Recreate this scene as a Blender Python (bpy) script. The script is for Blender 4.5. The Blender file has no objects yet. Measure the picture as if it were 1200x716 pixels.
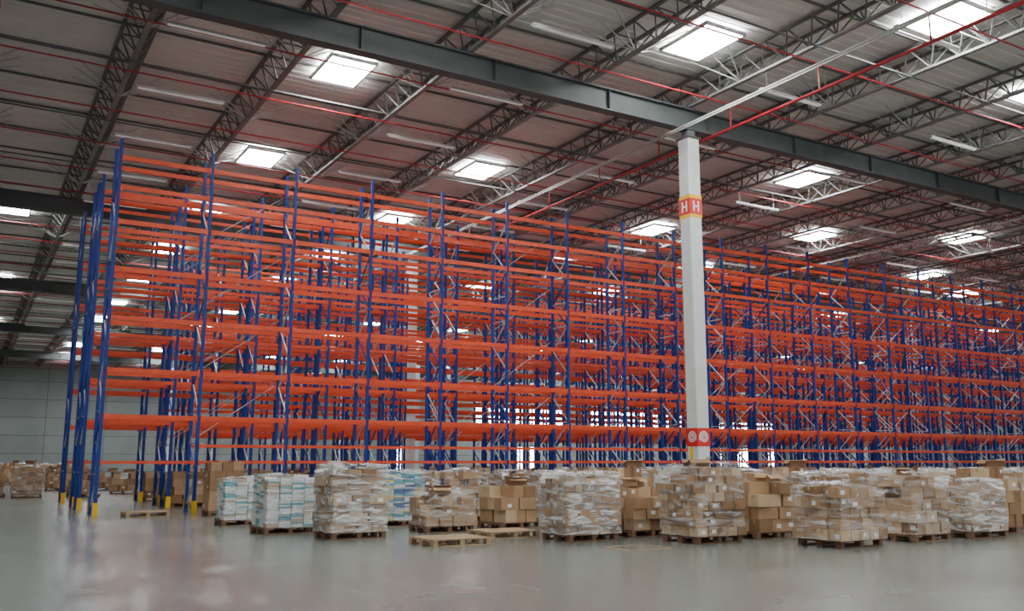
import bpy, math, random
from mathutils import Vector, Matrix
R = random.Random(7)
scene = bpy.context.scene

# ------------------------------------------------------------ materials
def newmat(name):
    m = bpy.data.materials.new(name); m.use_nodes = True
    nt = m.node_tree
    b = nt.nodes["Principled BSDF"]
    return m, nt, b

def noisy(name, c1, c2, scale=5.0, rough=0.6, metal=0.0, detail=4, bump=0.0, spec=0.5, stretch=(1,1,1)):
    m, nt, b = newmat(name)
    tc = nt.nodes.new("ShaderNodeTexCoord"); mp = nt.nodes.new("ShaderNodeMapping")
    mp.inputs["Scale"].default_value = stretch
    nz = nt.nodes.new("ShaderNodeTexNoise"); nz.inputs["Scale"].default_value = scale
    nz.inputs["Detail"].default_value = detail
    cr = nt.nodes.new("ShaderNodeValToRGB")
    cr.color_ramp.elements[0].position = 0.3; cr.color_ramp.elements[1].position = 0.7
    cr.color_ramp.elements[0].color = (*c1, 1); cr.color_ramp.elements[1].color = (*c2, 1)
    nt.links.new(tc.outputs["Object"], mp.inputs[0]); nt.links.new(mp.outputs[0], nz.inputs["Vector"])
    nt.links.new(nz.outputs["Fac"], cr.inputs[0]); nt.links.new(cr.outputs[0], b.inputs["Base Color"])
    b.inputs["Roughness"].default_value = rough; b.inputs["Metallic"].default_value = metal
    b.inputs["Specular IOR Level"].default_value = spec
    if bump > 0:
        bp = nt.nodes.new("ShaderNodeBump"); bp.inputs["Strength"].default_value = bump
        nt.links.new(nz.outputs["Fac"], bp.inputs["Height"]); nt.links.new(bp.outputs[0], b.inputs["Normal"])
    return m

def emis(name, col, s):
    m, nt, b = newmat(name)
    b.inputs["Base Color"].default_value = (0.8, 0.8, 0.8, 1)
    b.inputs["Emission Color"].default_value = (*col, 1)
    b.inputs["Emission Strength"].default_value = s
    return m

M_ORANGE = noisy("rack_orange_paint", (0.66, 0.055, 0.010), (0.78, 0.078, 0.014), 3, 0.40)
M_BLUE = noisy("rack_blue_paint", (0.006, 0.025, 0.19), (0.009, 0.036, 0.26), 3, 0.38, spec=0.35)
M_GALV = noisy("galvanised_brace", (0.45, 0.46, 0.48), (0.6, 0.6, 0.62), 8, 0.45, 0.3)
M_YEL = noisy("safety_yellow", (0.85, 0.48, 0.01), (0.9, 0.55, 0.02), 6, 0.45)
M_STEEL = noisy("truss_grey_steel", (0.10, 0.103, 0.098), (0.15, 0.153, 0.145), 2, 0.5)
M_CHORD = noisy("truss_chord_steel", (0.17, 0.175, 0.165), (0.24, 0.24, 0.23), 2, 0.45)
M_GIRD = noisy("girder_grey_paint", (0.075, 0.082, 0.08), (0.105, 0.112, 0.11), 1, 0.55, spec=0.3)
M_LSTEEL = noisy("light_conduit", (0.42, 0.42, 0.40), (0.52, 0.52, 0.50), 2, 0.4)
M_RED = noisy("sprinkler_red", (0.34, 0.010, 0.018), (0.42, 0.015, 0.026), 4, 0.4)
M_DECK = noisy("roof_deck_metal", (0.62, 0.625, 0.60), (0.76, 0.76, 0.73), 0.35, 0.55, 0.0)
M_COL = noisy("painted_concrete_column", (0.62, 0.65, 0.61), (0.70, 0.73, 0.69), 3, 0.6)
M_WHITE = noisy("sign_white", (0.8, 0.8, 0.8), (0.85, 0.85, 0.85), 3, 0.5)
M_SRED = noisy("sign_red", (0.62, 0.02, 0.015), (0.68, 0.03, 0.02), 3, 0.45)
M_SKY = emis("skylight_diffuser", (0.94, 0.985, 1.0), 60.0)
M_LUM = emis("luminaire_tube", (1.0, 0.97, 0.9), 0.15)
M_WIN = emis("daylight_glazing", (0.88, 0.95, 1.0), 30.0)
M_WOOD = noisy("pallet_wood", (0.30, 0.19, 0.10), (0.45, 0.31, 0.18), 4, 0.8, stretch=(1, 8, 8))
M_WOODD = noisy("pallet_wood_dark", (0.13, 0.065, 0.035), (0.23, 0.12, 0.065), 4, 0.8, stretch=(1, 8, 8))
M_CB1 = noisy("cardboard", (0.36, 0.21, 0.105), (0.44, 0.27, 0.145), 3, 0.8)
M_CB2 = noisy("cardboard_dark", (0.23, 0.125, 0.058), (0.30, 0.17, 0.085), 3, 0.8)
M_CB3 = noisy("cardboard_pale", (0.50, 0.34, 0.20), (0.58, 0.42, 0.26), 3, 0.8)
M_LABEL = noisy("paper_label", (0.72, 0.72, 0.70), (0.82, 0.82, 0.80), 12, 0.7)
M_TAPE = noisy("packing_tape", (0.44, 0.30, 0.16), (0.50, 0.35, 0.20), 12, 0.25)
M_TEAL = noisy("book_teal", (0.10, 0.34, 0.40), (0.14, 0.44, 0.48), 4, 0.5)
M_BKY = noisy("book_yellow", (0.65, 0.50, 0.12), (0.75, 0.62, 0.22), 4, 0.5)
M_BKB = noisy("book_blue", (0.07, 0.13, 0.33), (0.1, 0.2, 0.45), 4, 0.5)
M_MARK = noisy("worn_floor_paint", (0.30, 0.15, 0.07), (0.38, 0.22, 0.12), 9, 0.4)

def film_mat(name, lo, hi):
    m, nt, b = newmat(name)
    tc = nt.nodes.new("ShaderNodeTexCoord"); mp = nt.nodes.new("ShaderNodeMapping")
    mp.inputs["Scale"].default_value = (0.9, 0.9, 5.0)
    mp.inputs["Rotation"].default_value = (0.5, 0.35, 0)
    nz = nt.nodes.new("ShaderNodeTexNoise"); nz.inputs["Scale"].default_value = 2.0
    nz.inputs["Detail"].default_value = 5; nz.inputs["Distortion"].default_value = 1.4
    cr = nt.nodes.new("ShaderNodeMapRange")
    cr.inputs[1].default_value = 0.42; cr.inputs[2].default_value = 0.70
    cr.inputs[3].default_value = lo; cr.inputs[4].default_value = hi
    nt.links.new(tc.outputs["Object"], mp.inputs[0]); nt.links.new(mp.outputs[0], nz.inputs["Vector"])
    nt.links.new(nz.outputs["Fac"], cr.inputs[0]); nt.links.new(cr.outputs[0], b.inputs["Alpha"])
    b.inputs["Base Color"].default_value = (0.80, 0.81, 0.80, 1)
    b.inputs["Roughness"].default_value = 0.15
    b.inputs["Specular IOR Level"].default_value = 0.9
    bp = nt.nodes.new("ShaderNodeBump"); bp.inputs["Strength"].default_value = 0.9
    bp.inputs["Distance"].default_value = 0.06
    nt.links.new(nz.outputs["Fac"], bp.inputs["Height"]); nt.links.new(bp.outputs[0], b.inputs["Normal"])
    return m
M_FILM = film_mat("stretch_film", 0.03, 0.50)
M_FILMW = film_mat("stretch_film_dense", 0.14, 0.95)

# floor
M_FLOOR, nt, b = newmat("polished_concrete_floor")
tc = nt.nodes.new("ShaderNodeTexCoord")
n1 = nt.nodes.new("ShaderNodeTexNoise"); n1.inputs["Scale"].default_value = 0.22; n1.inputs["Detail"].default_value = 8
n2 = nt.nodes.new("ShaderNodeTexNoise"); n2.inputs["Scale"].default_value = 2.4; n2.inputs["Detail"].default_value = 6
cr = nt.nodes.new("ShaderNodeValToRGB")
cr.color_ramp.elements[0].position = 0.25; cr.color_ramp.elements[1].position = 0.75
cr.color_ramp.elements[0].color = (0.140, 0.155, 0.136, 1); cr.color_ramp.elements[1].color = (0.205, 0.215, 0.190, 1)
mr = nt.nodes.new("ShaderNodeMapRange"); mr.inputs[3].default_value = 0.19; mr.inputs[4].default_value = 0.27
mr.inputs[1].default_value = 0.3; mr.inputs[2].default_value = 0.7
bk = nt.nodes.new("ShaderNodeTexBrick"); bk.offset = 0.0
bk.inputs["Scale"].default_value = 1.0; bk.inputs["Brick Width"].default_value = 12.0; bk.inputs["Row Height"].default_value = 12.0
bk.inputs["Mortar Size"].default_value = 0.012
bk.inputs["Color1"].default_value = (1, 1, 1, 1); bk.inputs["Color2"].default_value = (1, 1, 1, 1); bk.inputs["Mortar"].default_value = (0.45, 0.45, 0.45, 1)
mx = nt.nodes.new("ShaderNodeMix"); mx.data_type = 'RGBA'; mx.blend_type = 'MULTIPLY'; mx.inputs[0].default_value = 1.0
ad = nt.nodes.new("ShaderNodeMath"); ad.operation = 'ADD'
hm = nt.nodes.new("ShaderNodeMath"); hm.operation = 'MULTIPLY'; hm.inputs[1].default_value = 0.35
nt.links.new(tc.outputs["Object"], n1.inputs["Vector"]); nt.links.new(tc.outputs["Object"], n2.inputs["Vector"])
nt.links.new(tc.outputs["Object"], bk.inputs["Vector"])
nt.links.new(n2.outputs["Fac"], hm.inputs[0])
nt.links.new(n1.outputs["Fac"], ad.inputs[0]); nt.links.new(hm.outputs[0], ad.inputs[1])
sb = nt.nodes.new("ShaderNodeMath"); sb.operation = 'SUBTRACT'; sb.inputs[1].default_value = 0.175
nt.links.new(ad.outputs[0], sb.inputs[0])
nt.links.new(sb.outputs[0], cr.inputs[0]); nt.links.new(cr.outputs[0], mx.inputs[6]); nt.links.new(bk.outputs["Color"], mx.inputs[7])
nt.links.new(mx.outputs[2], b.inputs["Base Color"])
nt.links.new(n1.outputs["Fac"], mr.inputs[0]); nt.links.new(mr.outputs[0], b.inputs["Roughness"])
b.inputs["Specular IOR Level"].default_value = 0.5

# wall
M_WALL, nt, b = newmat("precast_concrete_wall")
tc = nt.nodes.new("ShaderNodeTexCoord")
n1 = nt.nodes.new("ShaderNodeTexNoise"); n1.inputs["Scale"].default_value = 0.3; n1.inputs["Detail"].default_value = 6
cr = nt.nodes.new("ShaderNodeValToRGB"); cr.color_ramp.elements[0].position = .3; cr.color_ramp.elements[1].position = .7
cr.color_ramp.elements[0].color = (0.36, 0.39, 0.375, 1); cr.color_ramp.elements[1].color = (0.46, 0.49, 0.475, 1)
sp = nt.nodes.new("ShaderNodeSeparateXYZ"); cb = nt.nodes.new("ShaderNodeCombineXYZ"); aa = nt.nodes.new("ShaderNodeMath")
bk = nt.nodes.new("ShaderNodeTexBrick"); bk.offset = 0.0
bk.inputs["Scale"].default_value = 1.0; bk.inputs["Brick Width"].default_value = 8.0; bk.inputs["Row Height"].default_value = 2.6
bk.inputs["Mortar Size"].default_value = 0.05
bk.inputs["Color1"].default_value = (1, 1, 1, 1); bk.inputs["Color2"].default_value = (.93, .93, .93, 1); bk.inputs["Mortar"].default_value = (0.5, 0.5, 0.5, 1)
mx = nt.nodes.new("ShaderNodeMix"); mx.data_type = 'RGBA'; mx.blend_type = 'MULTIPLY'; mx.inputs[0].default_value = 1.0
nt.links.new(tc.outputs["Object"], sp.inputs[0]); nt.links.new(sp.outputs[0], aa.inputs[0]); nt.links.new(sp.outputs[1], aa.inputs[1])
nt.links.new(aa.outputs[0], cb.inputs[0]); nt.links.new(sp.outputs[2], cb.inputs[1]); nt.links.new(cb.outputs[0], bk.inputs["Vector"])
nt.links.new(tc.outputs["Object"], n1.inputs["Vector"]); nt.links.new(n1.outputs["Fac"], cr.inputs[0])
nt.links.new(cr.outputs[0], mx.inputs[6]); nt.links.new(bk.outputs["Color"], mx.inputs[7]); nt.links.new(mx.outputs[2], b.inputs["Base Color"])
b.inputs["Roughness"].default_value = 0.8

# ------------------------------------------------------------ mesh builder
class MB:
    def __init__(s): s.v = []; s.f = []; s.m = []; s.mats = []
    def mi(s, mat):
        if mat not in s.mats: s.mats.append(mat)
        return s.mats.index(mat)
    def hexa(s, pts, mat):
        n = len(s.v); s.v += [tuple(p) for p in pts]; k = s.mi(mat)
        for f in ((0, 3, 2, 1), (4, 5, 6, 7), (0, 1, 5, 4), (1, 2, 6, 5), (2, 3, 7, 6), (3, 0, 4, 7)):
            s.f.append(tuple(n + i for i in f)); s.m.append(k)
    def box(s, c, d, mat, rz=0.0, tilt=0.0):
        cx, cy, cz = c; hx, hy, hz = d[0] / 2, d[1] / 2, d[2] / 2
        ca, sa = math.cos(rz), math.sin(rz); P = []
        for z in (-hz, hz):
            for x, y in ((-hx, -hy), (hx, -hy), (hx, hy), (-hx, hy)):
                zz = z + x * math.sin(tilt)
                P.append((cx + x * ca - y * sa, cy + x * sa + y * ca, cz + zz))
        s.hexa(P, mat)
    def bar(s, p1, p2, w, h, mat):
        a = Vector(p1); b_ = Vector(p2); d = (b_ - a).normalized()
        up = Vector((0, 0, 1)) if abs(d.z) < 0.95 else Vector((1, 0, 0))
        sx = d.cross(up).normalized(); uy = sx.cross(d).normalized()
        P = []
        for q in (a, b_):
            for i, j in ((-1, -1), (1, -1), (1, 1), (-1, 1)):
                P.append(q + sx * (w / 2 * i) + uy * (h / 2 * j))
        s.hexa(P, mat)
    def tube(s, p1, p2, r, mat, n=8):
        a = Vector(p1); b_ = Vector(p2); d = (b_ - a).normalized()
        up = Vector((0, 0, 1)) if abs(d.z) < 0.95 else Vector((1, 0, 0))
        sx = d.cross(up).normalized(); uy = sx.cross(d).normalized(); k = s.mi(mat); o = len(s.v)
        for q in (a, b_):
            for i in range(n):
                t = 2 * math.pi * i / n
                s.v.append(tuple(q + sx * (r * math.cos(t)) + uy * (r * math.sin(t))))
        for i in range(n):
            j = (i + 1) % n
            s.f.append((o + i, o + j, o + n + j, o + n + i)); s.m.append(k)
        s.f.append(tuple(o + i for i in range(n))[::-1]); s.m.append(k)
        s.f.append(tuple(o + n + i for i in range(n))); s.m.append(k)
    def poly(s, pts, mat):
        n = len(s.v); s.v += [tuple(p) for p in pts]; s.f.append(tuple(range(n, n + len(pts)))); s.m.append(s.mi(mat))
    def mesh(s, name):
        me = bpy.data.meshes.new(name); me.from_pydata(s.v, [], s.f)
        for m in s.mats: me.materials.append(m)
        me.polygons.foreach_set("material_index", s.m); me.update()
        return me
    def obj(s, name, loc=(0, 0, 0), rz=0):
        return put(s.mesh(name), name, loc, rz)

def put(me, name, loc=(0, 0, 0), rz=0):
    o = bpy.data.objects.new(name, me); o.location = loc; o.rotation_euler = (0, 0, rz)
    scene.collection.objects.link(o); return o

# ------------------------------------------------------------ shell
X0, X1, Y0, Y1 = -34.0, 172.0, -14.0, 150.0
DECK = 15.72
b_ = MB(); b_.box(((X0 + X1) / 2, (Y0 + Y1) / 2, -0.15), (X1 - X0, Y1 - Y0, 0.3), M_FLOOR); b_.obj("floor")
def wall(name, c, d):
    w = MB(); w.box(c, d, M_WALL); return w.obj(name)
wall("wall_back", ((X0 + X1) / 2, Y1 + 0.15, DECK / 2), (X1 - X0, 0.3, DECK))
wall("wall_left", (X0 - 0.15, (Y0 + Y1) / 2, DECK / 2), (0.3, Y1 - Y0, DECK))
wall("wall_right", (X1 + 0.15, (Y0 + Y1) / 2, DECK / 2), (0.3, Y1 - Y0, DECK))
# corrugated roof deck, ribs along X
m = MB(); per = 0.42; dp = 0.035; y = Y0; prof = []
while y < Y1:
    prof += [(y, 0), (y + per * .6, 0), (y + per * .7, dp), (y + per * .9, dp)]; y += per
k = m.mi(M_DECK)
for (yy, zz) in prof:
    m.v.append((X0, yy, DECK + zz)); m.v.append((X1, yy, DECK + zz))
for i in range(len(prof) - 1):
    m.f.append((2 * i, 2 * i + 2, 2 * i + 3, 2 * i + 1)); m.m.append(k)
m.obj("ceiling")
# purlins (along X) under deck
m = MB(); y = Y0 + 1.0
while y < Y1:
    m.box(((X0 + X1) / 2, y, DECK - 0.05), (X1 - X0, 0.07, 0.07), M_STEEL); y += 3.1
m.obj("roof_purlins")

# windows on the back wall
def window(i, x, z, w, h, panes):
    m = MB(); yy = Y1 - 0.06
    m.box((x, yy, z), (w, 0.06, h), M_WIN)
    for p in range(panes + 1):
        m.box((x - w / 2 + w * p / panes, yy - 0.06, z), (0.35, 0.1, h), M_GIRD)
    for zz in (z - h / 2, z, z + h / 2):
        m.box((x, yy - 0.06, zz), (w + 0.5, 0.1, 0.3), M_GIRD)
    m.obj("window_%d" % i)
window(1, 91, 9.4, 20, 5.4, 8); window(2, 119, 9.4, 24, 5.4, 8); window(3, 150, 9.0, 18, 3.6, 7)
# dock doors, bright
def dock(i, x, w=4, h=4.2):
    m = MB(); m.box((x, Y1 - 0.05, h / 2), (w, 0.05, h), M_WIN)
    for sx in (-1, 1): m.box((x + sx * w / 2, Y1 - 0.12, h / 2), (0.3, 0.16, h + .3), M_GIRD)
    m.box((x, Y1 - 0.12, h + .1), (w + .6, 0.16, .3), M_GIRD); m.obj("door_%d" % i)
for i, x in enumerate((66, 92, 140, 148, 158)): dock(i + 1, x)

# ------------------------------------------------------------ girders
COLX = [-0.9 - 23.5, -0.9, 22.6, 46.1, 69.6, 93.1, 116.6, 140.1]
GY = [0, 25, 50, 75, 100, 125]
m = MB()
L = X1 - X0 - 0.2
m.box((0, 0, 0.03), (L, 0.42, 0.06), M_GIRD); m.box((0, 0, 0.82), (L, 0.42, 0.06), M_GIRD); m.box((0, 0, 0.425), (L, 0.12, 0.73), M_GIRD)
x = -L / 2 + 1
while x < L / 2:
    for sy in (-1, 1): m.box((x, sy * 0.13, 0.425), (0.03, 0.14, 0.73), M_GIRD)
    x += 4.7
gm = m.mesh("roof_girder")
for gy in GY: put(gm, "roof_girder", ((X0 + X1) / 2, gy, 13.9))

# joists (triangular lattice trusses along Y)
m = MB()
zb, zt, hw = 14.83, 15.60, 0.48
ya, yb = -13, 149.5
m.box((0, (ya + yb) / 2, zb), (0.17, yb - ya, 0.08), M_CHORD)
for sx in (-1, 1): m.box((sx * hw, (ya + yb) / 2, zt), (0.12, yb - ya, 0.08), M_STEEL)
pn = 1.05; n = int((yb - ya) / pn)
for i in range(n):
    y = ya + i * pn
    for sx in (-1, 1):
        m.bar((sx * hw, y, zt), (0, y + pn / 2, zb), 0.048, 0.048, M_STEEL)
        m.bar((0, y + pn / 2, zb), (sx * hw, y + pn, zt), 0.048, 0.048, M_STEEL)
    if i % 2 == 0: m.bar((-hw, y, zt), (hw, y, zt), 0.04, 0.04, M_STEEL)
    if i % 6 == 3:   # fly braces
        for sx in (-1, 1):
            for q in (-.9, 0, .9):
                m.bar((0, y + pn / 2, zb), (sx * 1.5, y + pn / 2 + q, zt + 0.0), 0.035, 0.035, M_LSTEEL)
jm = m.mesh("roof_truss")
JX = [22.6 + 4.7 * i for i in range(-12, 32) if X0 + 0.8 < 22.6 + 4.7 * i < X1 - 0.8]
for x in JX: put(jm, "roof_truss", (x, 0, 0))
# bottom-chord bridging along X
m = MB(); 
for y in [6.2 + 6.25 * i for i in range(23)]:
    if any(abs(y - g) < 1 for g in GY): continue
    m.bar((X0 + .3, y, zb - 0.07), (X1 - .3, y, zb - 0.07), 0.05, 0.05, M_STEEL)
m.obj("truss_bridging")

# sprinkler pipes
m = MB(); y = 3.0
while y < 148:
    if not any(abs(y - g) < 0.5 for g in GY):
        m.tube((X0 + 1, y, 14.62), (X1 - 1, y, 14.62), 0.03, M_RED)
    y += 4.1
for x in (23.35, -0.2, 70.4):
    m.tube((x, 2, 13.68), (x, 148, 13.68), 0.055, M_RED, 10)
    y = 3.0
    while y < 148:
        if not any(abs(y - g) < 0.5 for g in GY): m.tube((x, y, 13.68), (x, y, 14.62), 0.03, M_RED, 6)
        y += 4.1
m.obj("sprinkler_pipes")
m = MB()
for dx in (0, 0.16):
    m.bar((21.75 + dx, 2, 13.72), (21.75 + dx, 148, 13.72), 0.05, 0.05, M_LSTEEL)
for dx in (0,):
    m.bar((45.2 + dx, 2, 13.72), (45.2 + dx, 148, 13.72), 0.09, 0.09, M_LSTEEL)
m.obj("electrical_conduit")

# luminaires
m = MB()
m.box((0, 0, 0), (3.0, 0.16, 0.07), M_LSTEEL)
m.box((0, 0, -0.05), (2.9, 0.10, 0.03), M_LUM)
for sx in (-1.2, 1.2): m.bar((sx, 0, 0.03), (sx, 0, 1.0), 0.015, 0.015, M_GALV)
lm = m.mesh("linear_light_fixture")
for lx in [5.5 + 9.4 * i for i in range(-3, 16)]:
    for j in range(22):
        ly = 5.2 + 5.45 * j
        put(lm, "linear_light_fixture", (lx + .1, ly, 14.42))

# skylights
m = MB()
m.box((0, 0, 0), (1.6, 2.2, 0.03), M_SKY)
for sx in (-1, 1): m.box((sx * 0.84, 0, 0.02), (0.08, 2.36, 0.12), M_LSTEEL)
for sy in (-1, 1): m.box((0, sy * 1.14, 0.02), (1.76, 0.08, 0.12), M_LSTEEL)
sm = m.mesh("skylight")
SK = [(10.7, 30.0), (20.3, 21.6), (10.75, 41.1), (20.5, 37.6), (20.6, 48.4), (35.2, 42.4), (35.1, 30.5), (45.0, 38.4), (25.9, 16.5), (62.3, 42.7),
      (10.7, 52.2), (10.7, 63.4), (10.7, 74.5), (20.6, 59.6), (20.6, 70.6), (35.2, 53.5), (35.2, 64.5), (45, 49.5), (45, 60.5), (62.3, 53.8),
      (10.7, 8.5), (10.7, 19.0), (20.3, 8.0), (34.4, 8.0), (34.4, 18.0), (53.6, 20), (53.6, 34), (0.8, 14), (0.8, 2), (-8, 10), (-8, 30),
      (1.3, 57), (1.3, 80), (1.3, 105), (72, 32), (72, 46), (72, 60), (82, 40), (82, 55), (95, 40), (95, 58), (10.7, -4), (20.3, -4), (34.4, -4)]
for x in (10.7, 20.6, 35.2, 45, 62.3, 82, 95, 110, 125):
    for y in (87, 99, 111, 123, 135): SK.append((x, y))
for (x, y) in SK: put(sm, "skylight", (x, y, DECK - 0.20))

# ------------------------------------------------------------ columns
def col_mesh(signs):
    m = MB(); w = 0.57; h = 13.55; c = 0.03
    # chamfered square shaft
    k = m.mi(M_COL)
    ring = [(-w/2 + c, -w/2), (w/2 - c, -w/2), (w/2, -w/2 + c), (w/2, w/2 - c), (w/2 - c, w/2), (-w/2 + c, w/2), (-w/2, w/2 - c), (-w/2, -w/2 + c)]
    o = len(m.v)
    for z in (0, h):
        for (x, y) in ring: m.v.append((x, y, z))
    for i in range(8):
        j = (i + 1) % 8; m.f.append((o + i, o + j, o + 8 + j, o + 8 + i)); m.m.append(k)
    m.f.append(tuple(o + 8 + i for i in range(8))); m.m.append(k)
    m.box((0, 0, h + 0.02), (w + 0.1, w + 0.1, 0.05), M_GIRD)
    m.box((0, 0, h + 0.19), (0.36, 0.36, 0.28), M_STEEL)
    if signs:
        e = w / 2
        def band(z0, z1, mat, t=0.008):
            m.box((0, -e - t/2, (z0+z1)/2), (w + 2*t, t, z1 - z0), mat); m.box((0, e + t/2, (z0+z1)/2), (w + 2*t, t, z1 - z0), mat)
            m.box((-e - t/2, 0, (z0+z1)/2), (t, w, z1 - z0), mat); m.box((e + t/2, 0, (z0+z1)/2), (t, w, z1 - z0), mat)
        band(10.46, 11.34, M_YEL); band(10.60, 11.20, M_SRED, 0.014)
        def face(fn):
            zc = 10.90
            fn(-0.11, zc, 0.07, 0.40); fn(0.11, zc, 0.07, 0.40); fn(0, zc, 0.22, 0.075)
        face(lambda a, z, ww, hh: m.box((a, -e - 0.018, z), (ww, 0.008, hh), M_WHITE))
        face(lambda a, z, ww, hh: m.box((-e - 0.018, a, z), (0.008, ww, hh), M_WHITE))
        # fire hose sign
        band(2.10, 2.75, M_SRED)
        zc = 2.43
        def spiral(fx):
            pts = []; N = 70; turns = 2.6
            for i in range(N + 1):
                t = i / N; a = t * turns * 2 * math.pi; r = 0.03 + 0.19 * t
                pts.append((a, r))
            for i in range(N):
                (a0, r0), (a1, r1) = pts[i], pts[i + 1]; w2 = 0.02
                q = [((r0 - w2) * math.cos(a0), (r0 - w2) * math.sin(a0)), ((r0 + w2) * math.cos(a0), (r0 + w2) * math.sin(a0)),
                     ((r1 + w2) * math.cos(a1), (r1 + w2) * math.sin(a1)), ((r1 - w2) * math.cos(a1), (r1 - w2) * math.sin(a1))]
                m.poly([fx(u, v) for u, v in q], M_WHITE)
        spiral(lambda u, v: (u, -e - 0.012, zc + v)); spiral(lambda u, v: (-e - 0.012, u, zc + v))
        m.box((-e - 0.01, 0.06, 1.86), (0.012, 0.16, 0.46), M_YEL)
        for z0 in (0.0, 0.5): band(z0, z0 + 0.25, M_YEL, 0.006)
    return m.mesh("concrete_column")
cs = col_mesh(True); cp = col_mesh(False)
for gx in COLX:
    for gy in GY[1:]:
        put(cs if (gx, gy) == (22.6, 25) else cp, "concrete_column", (gx, gy, 0))

# ------------------------------------------------------------ racks
BAY = 2.8; DEPTH = 1.1; TOP = 11.55
LVA = [1.55, 2.9, 4.3, 5.9, 7.4, 8.9, 10.0, 10.95]
LVB = [1.55, 2.9, 4.3, 5.9, 7.7, 9.4, 10.95]
def rack(nb, guards=False, first=True, seed=1, LV=LVB, bh=0.12):
    r = random.Random(seed); m = MB()
    for i in range(nb + 1):
        x = i * BAY
        for y in (0, DEPTH):
            m.box((x, y, TOP / 2), (0.10, 0.08, TOP), M_BLUE)
            m.box((x, y, 0.01), (0.18, 0.16, 0.02), M_BLUE)
        # frame bracing
        z = 0.25; s = 0
        while z + 0.95 < TOP:
            a, c = (0.03, DEPTH - 0.03) if s else (DEPTH - 0.03, 0.03)
            m.bar((x, a, z), (x, c, z + 0.95), 0.035, 0.04, M_GALV if r.random() < .6 else M_BLUE); s ^= 1
            if int(z * 10) % 3 == 0: m.bar((x, 0, z), (x, DEPTH, z), 0.035, 0.04, M_GALV)
            z += 0.95
        if guards and i < 2:
            for y in (-0.10, DEPTH + 0.10):
                m.box((x, y, 0.19), (0.15, 0.03, 0.38), M_YEL)
                m.box((x - .07, y + (0.05 if y < 0 else -0.05), 0.19), (0.02, 0.10, 0.38), M_YEL)
                m.box((x + .07, y + (0.05 if y < 0 else -0.05), 0.19), (0.02, 0.10, 0.38), M_YEL)
    for i in range(nb):
        xc = (i + 0.5) * BAY
        lv = [(z, bh) for z in LV]
        if first and i >= 1: lv.append((2.06, 0.08))
        for z, hh in lv:
            if z < 2: hh = 0.08
            for y in (-0.035, DEPTH + 0.035):
                m.box((xc, y, z), (BAY - 0.10, 0.05, hh), M_ORANGE)
                for sx in (-1, 1):
                    m.box((xc + sx * (BAY / 2 - 0.075), y - 0.004, z - 0.01), (0.05, 0.062, hh + 0.08), M_ORANGE)
        # plan / spine bracing rods on the back
        if i % 4 == 1:
            for z in range(1, 5):
                m.bar((i * BAY, DEPTH + .06, z * 2.2), ((i + 1) * BAY, DEPTH + .06, z * 2.2 + 2.0), 0.02, 0.02, M_GALV)
    return m.mesh("pallet_rack")
XS = 3.47
r1 = rack(25, True, True, 1, LVA, 0.15); r2 = rack(25, True, False, 2); r3 = rack(23, False, False, 3); r4 = rack(15, False, False, 4)
put(r1, "pallet_rack", (XS, 29.8, 0))
for y in (34.0, 35.45, 39.7): put(r2, "pallet_rack", (XS, y, 0))
for y in (45.4, 46.85, 52.0): put(r3, "pallet_rack", (XS + 2 * BAY, y, 0))
for y in (41.15, 53.45): put(r4, "pallet_rack", (XS + 11 * BAY, y, 0))

# ------------------------------------------------------------ pallets and loads
def pallet(m, L=1.2, W=1.0, mat=M_WOOD, z=0):
    for x in (-L/2 + .05, 0, L/2 - .05):
        for y in (-W/2 + .07, 0, W/2 - .07):
            m.box((x, y, z + .022 + .04), (0.10, 0.14, 0.08), mat)
    for y in (-W/2 + .05, 0, W/2 - .05): m.box((0, y, z + .011), (L, 0.10, 0.022), mat)
    for x in (-L/2 + .05, 0, L/2 - .05): m.box((x, 0, z + .112), (0.10, W, 0.02), mat)
    for i in range(7):
        y = -W/2 + .055 + i * (W - .11) / 6
        m.box((0, y, z + .133), (L, 0.105, 0.022), mat)
    return z + 0.146

def cbox(m, r, c, d, rz, mat, lab=0.25):
    m.box(c, d, mat, rz)
    ca, sa = math.cos(rz), math.sin(rz)
    def tr(x, y, z): return (c[0] + x*ca - y*sa, c[1] + x*sa + y*ca, c[2] + z)
    hx, hy, hz = d[0]/2, d[1]/2, d[2]/2; e = 0.004
    # tape on top and down the sides
    m.poly([tr(-hx, -.03, hz+e), tr(hx, -.03, hz+e), tr(hx, .03, hz+e), tr(-hx, .03, hz+e)], M_TAPE)
    for s in (-1, 1):
        m.poly([tr(s*(hx+e), -.03, hz), tr(s*(hx+e), .03, hz), tr(s*(hx+e), .03, hz*.3), tr(s*(hx+e), -.03, hz*.3)], M_TAPE)
        if r.random() < lab:
            u = r.uniform(-hx*.4, hx*.4); w = min(hx*.4, .06); v = r.uniform(-hz*.3, hz*.3); h = min(hz*.45, .04)
            m.poly([tr(u-w, s*(hy+e), v-h), tr(u+w, s*(hy+e), v-h), tr(u+w, s*(hy+e), v+h), tr(u-w, s*(hy+e), v+h)], M_LABEL)
        if r.random() < lab:
            u = r.uniform(-hy*.4, hy*.4); w = min(hy*.4, .06); v = r.uniform(-hz*.3, hz*.3); h = min(hz*.45, .04)
            m.poly([tr(s*(hx+e), u-w, v-h), tr(s*(hx+e), u+w, v-h), tr(s*(hx+e), u+w, v+h), tr(s*(hx+e), u-w, v+h)], M_LABEL)

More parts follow.
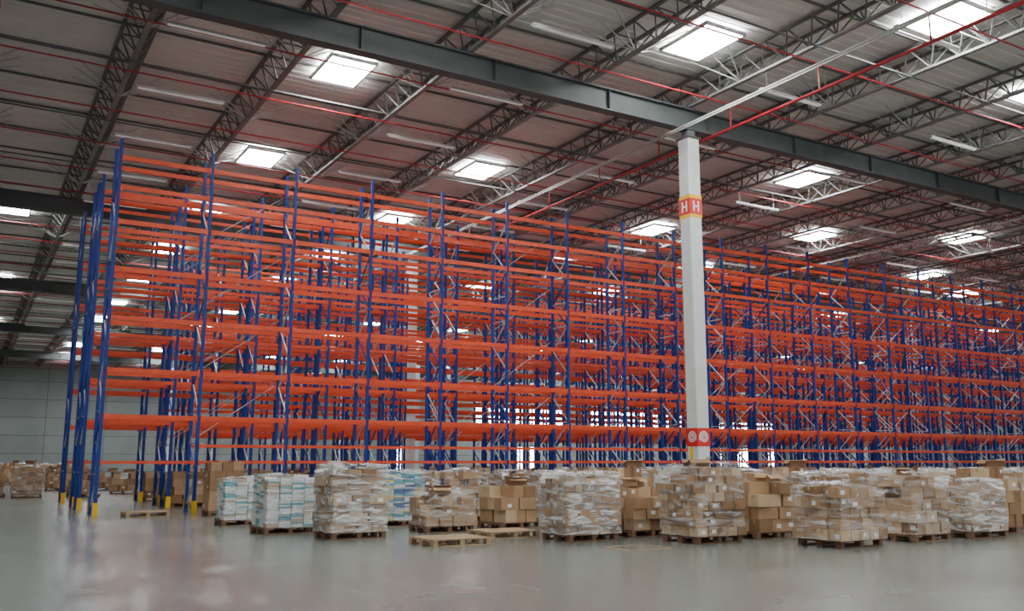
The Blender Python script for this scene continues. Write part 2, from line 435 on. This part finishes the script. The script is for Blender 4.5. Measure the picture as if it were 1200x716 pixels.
def open_box(m, c, d, rz, mat, r):
    ca, sa = math.cos(rz), math.sin(rz); hx, hy, hz = d[0]/2, d[1]/2, d[2]/2
    def tr(x, y, z): return (c[0] + x*ca - y*sa, c[1] + x*sa + y*ca, c[2] + z)
    t = 0.008
    def pl(p): m.hexa([*p, *[(q[0], q[1], q[2] + t) for q in p]], mat)
    m.box(tr(0, 0, -hz + t), (d[0], d[1], t*2), mat, rz)
    m.box(tr(0, -hy, 0), (d[0], t, d[2]), mat, rz); m.box(tr(0, hy, 0), (d[0], t, d[2]), mat, rz)
    m.box(tr(-hx, 0, 0), (t, d[1], d[2]), mat, rz); m.box(tr(hx, 0, 0), (t, d[1], d[2]), mat, rz)
    for s in (-1, 1):
        a = r.uniform(-.08, .06); f = hy*.6
        pl([tr(-hx, s*hy, hz), tr(hx, s*hy, hz), tr(hx, s*(hy+f), hz+a), tr(-hx, s*(hy+f), hz+a)])
        a = r.uniform(-.08, .06)
        pl([tr(s*hx, -hy, hz), tr(s*hx, hy, hz), tr(s*(hx+f*.7), hy, hz+a), tr(s*(hx+f*.7), -hy, hz+a)])

def film(m, r, L, W, z0, z1, mat, rag=0.05):
    NA, NZ = 64, 14; k = m.mi(mat); o = len(m.v)
    ph = [r.uniform(0, 6.28) for _ in range(8)]
    for j in range(NZ + 3):
        t = min(j / NZ, 1.0); z = z0 + (z1 - z0) * t
        shrink = 1.0 if j <= NZ else (0.72 if j == NZ + 1 else 0.4)
        for i in range(NA):
            a = 2 * math.pi * i / NA
            ca, sa = math.cos(a), math.sin(a); p = 0.22
            x = (L/2 + .02) * math.copysign(abs(ca) ** p, ca); y = (W/2 + .02) * math.copysign(abs(sa) ** p, sa)
            w = 0.012 * math.sin(5*a + ph[0] + 5*t) + 0.010 * math.sin(11*a + ph[1] - 9*t) + 0.010 * math.sin(13*t + 3*a + ph[2]) + r.uniform(-.004, .004)
            f = (1.005 + w) * shrink
            zz = z + (rag * math.sin(3*a + ph[3]) + rag*.7 * math.sin(7*a + ph[4]) + r.uniform(-.01, .01)) * (t ** 3)
            if j > NZ: zz += r.uniform(0.0, .04)
            m.v.append((x * f, y * f, zz))
    for j in range(NZ + 2):
        for i in range(NA):
            i2 = (i + 1) % NA
            m.f.append((o + j*NA + i, o + j*NA + i2, o + (j+1)*NA + i2, o + (j+1)*NA + i)); m.m.append(k)

def scraps(m, r, L, W, z, n, mat):
    # crumpled sheets of film / paper
    for _ in range(n):
        cx, cy = r.uniform(-L*.35, L*.35), r.uniform(-W*.35, W*.35); s = r.uniform(.12, .25); N = 5; o = len(m.v); k = m.mi(mat); th = r.uniform(0, 6)
        for i in range(N):
            for j in range(N):
                u = (i/(N-1) - .5) * 2 * s; v = (j/(N-1) - .5) * 2 * s
                m.v.append((cx + u*math.cos(th) - v*math.sin(th) + r.uniform(-.03, .03), cy + u*math.sin(th) + v*math.cos(th) + r.uniform(-.03, .03), z + r.uniform(0, .07) + .04 * math.cos(u*4)))
        for i in range(N-1):
            for j in range(N-1):
                m.f.append((o+i*N+j, o+(i+1)*N+j, o+(i+1)*N+j+1, o+i*N+j+1)); m.m.append(k)

CB = [M_CB1, M_CB1, M_CB2, M_CB3]
def load(name, seed, L=1.25, W=1.05, H=1.4, nx=4, ny=3, lh=0.24, filmm=M_FILM, messy=0.3, opened=0, scr=0, pm=M_WOODD, cbs=CB, pl=(1.2, 1.0)):
    r = random.Random(seed); m = MB(); z = pallet(m, pl[0], pl[1], pm)
    zt = H; nl = max(1, round((zt - z) / lh)); lh = (zt - z) / nl
    gone = set(); tidy = messy == 0
    for l in range(nl):
        alt = l % 2; a, b2 = (nx, ny) if not alt else (max(2, nx - 1), ny + (1 if r.random() < .4 else 0))
        dx, dy = L / a, W / b2; q = 0.012 if tidy else 0.045; ox = r.uniform(-q, q); oy = r.uniform(-q, q)
        for i in range(a):
            for j in range(b2):
                if 0 < i < a-1 and 0 < j < b2-1 and l < nl - 2: continue
                cxx = round((i + .5) / a * 3), round((j + .5) / b2 * 3)
                if l >= nl - 2 and cxx in gone: continue
                if l == nl - 2 and messy > .25 and r.random() < messy * .5: gone.add(cxx); continue
                if l == nl - 1 and r.random() < messy: continue
                hh = lh * (r.uniform(.72, 1.0) if l == nl - 1 else 0.985)
                q2 = .006 if tidy else .03; q3 = .01 if tidy else .07
                cbox(m, r, (-L/2 + dx*(i+.5) + ox + r.uniform(-q2, q2), -W/2 + dy*(j+.5) + oy + r.uniform(-q2, q2), z + l*lh + hh/2),
                     (dx - .016, dy - .016, hh), r.uniform(-q3, q3) if l < nl-1 else r.uniform(-3*q3, 3*q3), r.choice(cbs))
    # filler core so no light passes
    if nx > 2 and ny > 2: m.box((0, 0, z + (zt - 2*lh - z)/2), (L*.45, W*.3, zt - 2*lh - z), M_CB2)
    for k in range(opened):
        open_box(m, (r.uniform(-L*.22, L*.22), r.uniform(-W*.15, W*.15), zt + 0.07 + .02*k), (.42, .3, .14), r.uniform(-.5, .5), r.choice([M_CB2, M_CB1]), r)
    if filmm: film(m, r, L + .05, W + .05, .145, zt - r.uniform(0, .1), filmm, .08)
    if scr: scraps(m, r, L, W, zt + .0, scr, M_FILMW)
    return m.mesh(name)

def books(name, seed, L=1.15, W=1.0, H=1.3, cols=(M_LABEL, M_LABEL, M_TEAL, M_LABEL, M_CB3)):
    r = random.Random(seed); m = MB(); z0 = pallet(m, 1.2, 1.0, M_WOODD)
    nx, ny = 4, 4
    for i in range(nx):
        for j in range(ny):
            z = z0; top = H + r.uniform(-.12, .03)
            while z < top:
                h = r.uniform(.03, .075)
                m.box((-L/2 + L/nx*(i+.5) + r.uniform(-.008, .008), -W/2 + W/ny*(j+.5) + r.uniform(-.008, .008), z + h/2 - .002), (L/nx - .02, W/ny - .015, h - .006), r.choice(cols), r.uniform(-.03, .03)); z += h
    film(m, r, L + .03, W + .03, .12, H, M_FILM, .03)
    scraps(m, r, L, W, H, 3, M_FILMW)
    return m.mesh(name)

WB = "wrapped_boxes_on_pallet"; BX = "cardboard_boxes_on_pallet"; BK = "wrapped_books_on_pallet"; EP = "wooden_pallet"
put(books(BK, 11, H=1.22), BK, (6.40, 20.95, 0), 0.05)
put(books(BK, 12, H=1.12), BK, (6.3, 24.1, 0), -0.04)
put(books(BK, 13, H=1.28, cols=(M_LABEL, M_BKY, M_LABEL, M_TEAL, M_BKB)), BK, (9.57, 21.9, 0), 0.03)
put(load(WB, 21, 1.22, 1.05, 1.46, 4, 3, .2, M_FILMW, .4, 0, 4), WB, (7.20, 18.85, 0), 0.04)
put(load(BX, 22, 1.2, 1.05, 0.82, 4, 3, .2, M_FILM, .35, 3, 2), BX, (9.65, 19.45, 0), -0.05)
put(load(BX, 23, 1.05, 0.95, 1.02, 3, 2, .25, None, .1, 2, 0), BX, (11.65, 19.75, 0), 0.12)
put(load(WB, 24, 1.30, 1.08, 1.28, 5, 4, .155, M_FILMW, .5, 0, 4), WB, (11.1, 15.95, 0), 0.0)
put(load(BX, 25, 1.1, 1.0, 1.05, 4, 3, .21, None, .35, 1), BX, (12.85, 16.25, 0), 0.06)
put(load(BX, 26, 1.28, 1.1, 1.48, 5, 4, .17, M_FILM, .45, 1, 2), BX, (12.95, 14.32, 0), 0.03)
put(load(BX, 27, 1.1, 1.0, 1.16, 3, 3, .26, None, .35, 1, 0), BX, (14.8, 14.5, 0), -0.03)
put(load(WB, 28, 1.34, 1.12, 1.12, 5, 4, .19, M_FILM, .3, 0, 3), WB, (14.62, 12.3, 0), 0.02)
put(load(BX, 29, 1.15, 1.0, 1.30, 4, 3, .22, M_FILM, .4, 1, 1), BX, (16.95, 12.45, 0), 0.05)
put(load(WB, 30, 1.15, 1.05, 1.14, 4, 4, .17, M_FILMW, .45, 0, 3), WB, (18.75, 12.35, 0), -0.04)
# tidy stack by the rack
put(load(BX, 31, 0.98, 0.86, 1.60, 3, 2, .29, None, 0, 0, 0, M_WOODD, [M_CB1, M_CB2], (1.0, 0.9)), BX, (6.85, 28.6, 0), 0.0)

variants = [load(WB, 40, 1.2, 1.04, 1.32, 4, 3, .21, M_FILM, .4, 0, 2), load(BX, 41, 1.15, 1.0, 1.18, 4, 3, .22, None, .4, 2, 1),
            load(WB, 42, 1.2, 1.04, 1.26, 4, 4, .18, M_FILMW, .4, 0, 4), load(BX, 43, 1.1, .95, 1.02, 3, 3, .26, None, .4, 1),
            books(BK, 44, H=1.24), load(BX, 45, 1.15, 1.0, 1.46, 4, 3, .24, None, .5, 1), load(BX, 46, 1.15, 1.0, 1.36, 3, 3, .3, M_FILM, .4, 0, 1)]
nm = [WB, BX, WB, BX, BK, BX, BX]
back = [(14.6, 16.6), (14.5, 18.6), (13.6, 20.8), (16.7, 14.7), (16.6, 16.8), (18.6, 14.7), (20.5, 12.8), (20.5, 14.8), (18.5, 16.9), (20.5, 17.0),
        (22.5, 13.7), (22.5, 15.8), (24.6, 13.8), (24.6, 16.0), (11.7, 22.5), (13.8, 23.1), (15.8, 20.7), (17.8, 19.2), (20.0, 19.3), (22.2, 18.1),
        (24.6, 18.3), (26.8, 16.3), (26.9, 14.1), (29.0, 15.1), (29.1, 17.5), (27.0, 18.9), (16.0, 23.0), (18.2, 21.7), (20.4, 21.7), (9.3, 24.3),
        (31.3, 16.7), (31.4, 19.1), (33.6, 18.1), (29.3, 20.1), (11.5, 25.0), (36, 19.5), (25, 21.1), (27.6, 21.7), (31.5, 21.9), (34, 21.1),
        (22.6, 20.7), (36.5, 22.4), (39.0, 21.1), (39.4, 23.7)]
for i, (x, y) in enumerate(back):
    k = R.choice([0, 2, 2, 6, 3, 4, 5, 2, 1, 2]); put(variants[k], nm[k], (x, y, 0), R.uniform(-.1, .1))
# distant floor stock at left and at ground level of the racks
far = [(2.6, 46.5), (0.9, 53), (2.9, 54), (1.0, 60), (3.2, 61), (5.2, 61), (0.6, 70), (3, 72), (5, 71), (1.5, 84), (3.6, 84), (6, 85), (8.5, 84), (2, 98), (5, 99), (8, 98),
       (7.0, 55.5), (7.0, 49.5), (5.0, 50.6), (6.6, 66), (3.0, 92), (1.2, 47.9), (0.7, 66.0), (4.8, 45.6), (4.6, 56.3), (1.7, 77.5), (4.0, 78), (6.5, 78),
       (0.5, 110), (2.5, 110), (4.5, 111), (6.5, 110), (8.5, 110), (1.2, 120), (4, 121), (7, 120)]
for i, (x, y) in enumerate(far):
    k = R.choice([1, 3, 5, 0, 3]); put(variants[k], nm[k], (x, y, 0), R.uniform(-.1, .1))
low = [load(BX, 50 + q, 1.15, .95, 1.15 + .08*q, 3, 3, .26, None, .2, 0) for q in range(3)]
for row_y, x0 in ((34.55, XS), (36.0, XS), (40.25, XS), (45.95, XS + 5.6), (52.55, XS + 5.6)):
    for i in range(22):
        for off in (0.75, 2.05):
            if R.random() < .42 and x0 + i * BAY > 4:
                put(R.choice(low), BX, (x0 + i * BAY + off, row_y, 0), R.uniform(-.02, .02))
# empty pallets
m = MB(); pallet(m, 1.25, 1.05, M_WOOD); pm1 = m.mesh(EP)
m = MB(); z = pallet(m, 1.2, 1.0, M_WOOD); pm2 = m.mesh(EP)
put(pm1, EP, (8.30, 16.35, 0), 0.02); put(pm2, EP, (10.1, 17.35, 0), 0.0)
put(pm2, EP, (4.75, 29.0, 0), 0.0)
# floor markings
m = MB(); m.box((0, 0, 0.002), (0.9, 0.12, 0.004), M_YEL); m.box((-0.39, 0.3, 0.002), (0.12, 0.5, 0.004), M_YEL); m.box((.1, .3, .002), (.12, .5, .004), M_YEL)
m.obj("floor_marking", (-0.15, 9.75, 0), 0.0)
m = MB()
for s in (-1, 1):
    m.box((0, s * .4, 0.002), (1.0, .07, .004), M_MARK); m.box((s * .5, 0, 0.002), (.07, .87, .004), M_MARK)
m.obj("floor_marking", (11.0, 13.95, 0), 0.0)

# ------------------------------------------------------------ world (added fill light, let in by the side left open behind the camera)
w = bpy.data.worlds.new("World"); scene.world = w; w.use_nodes = True
bg = w.node_tree.nodes["Background"]; bg.inputs[0].default_value = (0.90, 0.95, 1.0, 1); bg.inputs[1].default_value = 1.05

# ------------------------------------------------------------ camera
cam = bpy.data.cameras.new("camera"); cam.lens = 32.13; cam.sensor_width = 36; cam.clip_end = 600
co = bpy.data.objects.new("camera", cam); co.location = (0, 0, 1.6)
co.rotation_euler = (math.radians(90 + 9.64), 0, math.radians(-30.7)); scene.collection.objects.link(co); scene.camera = co
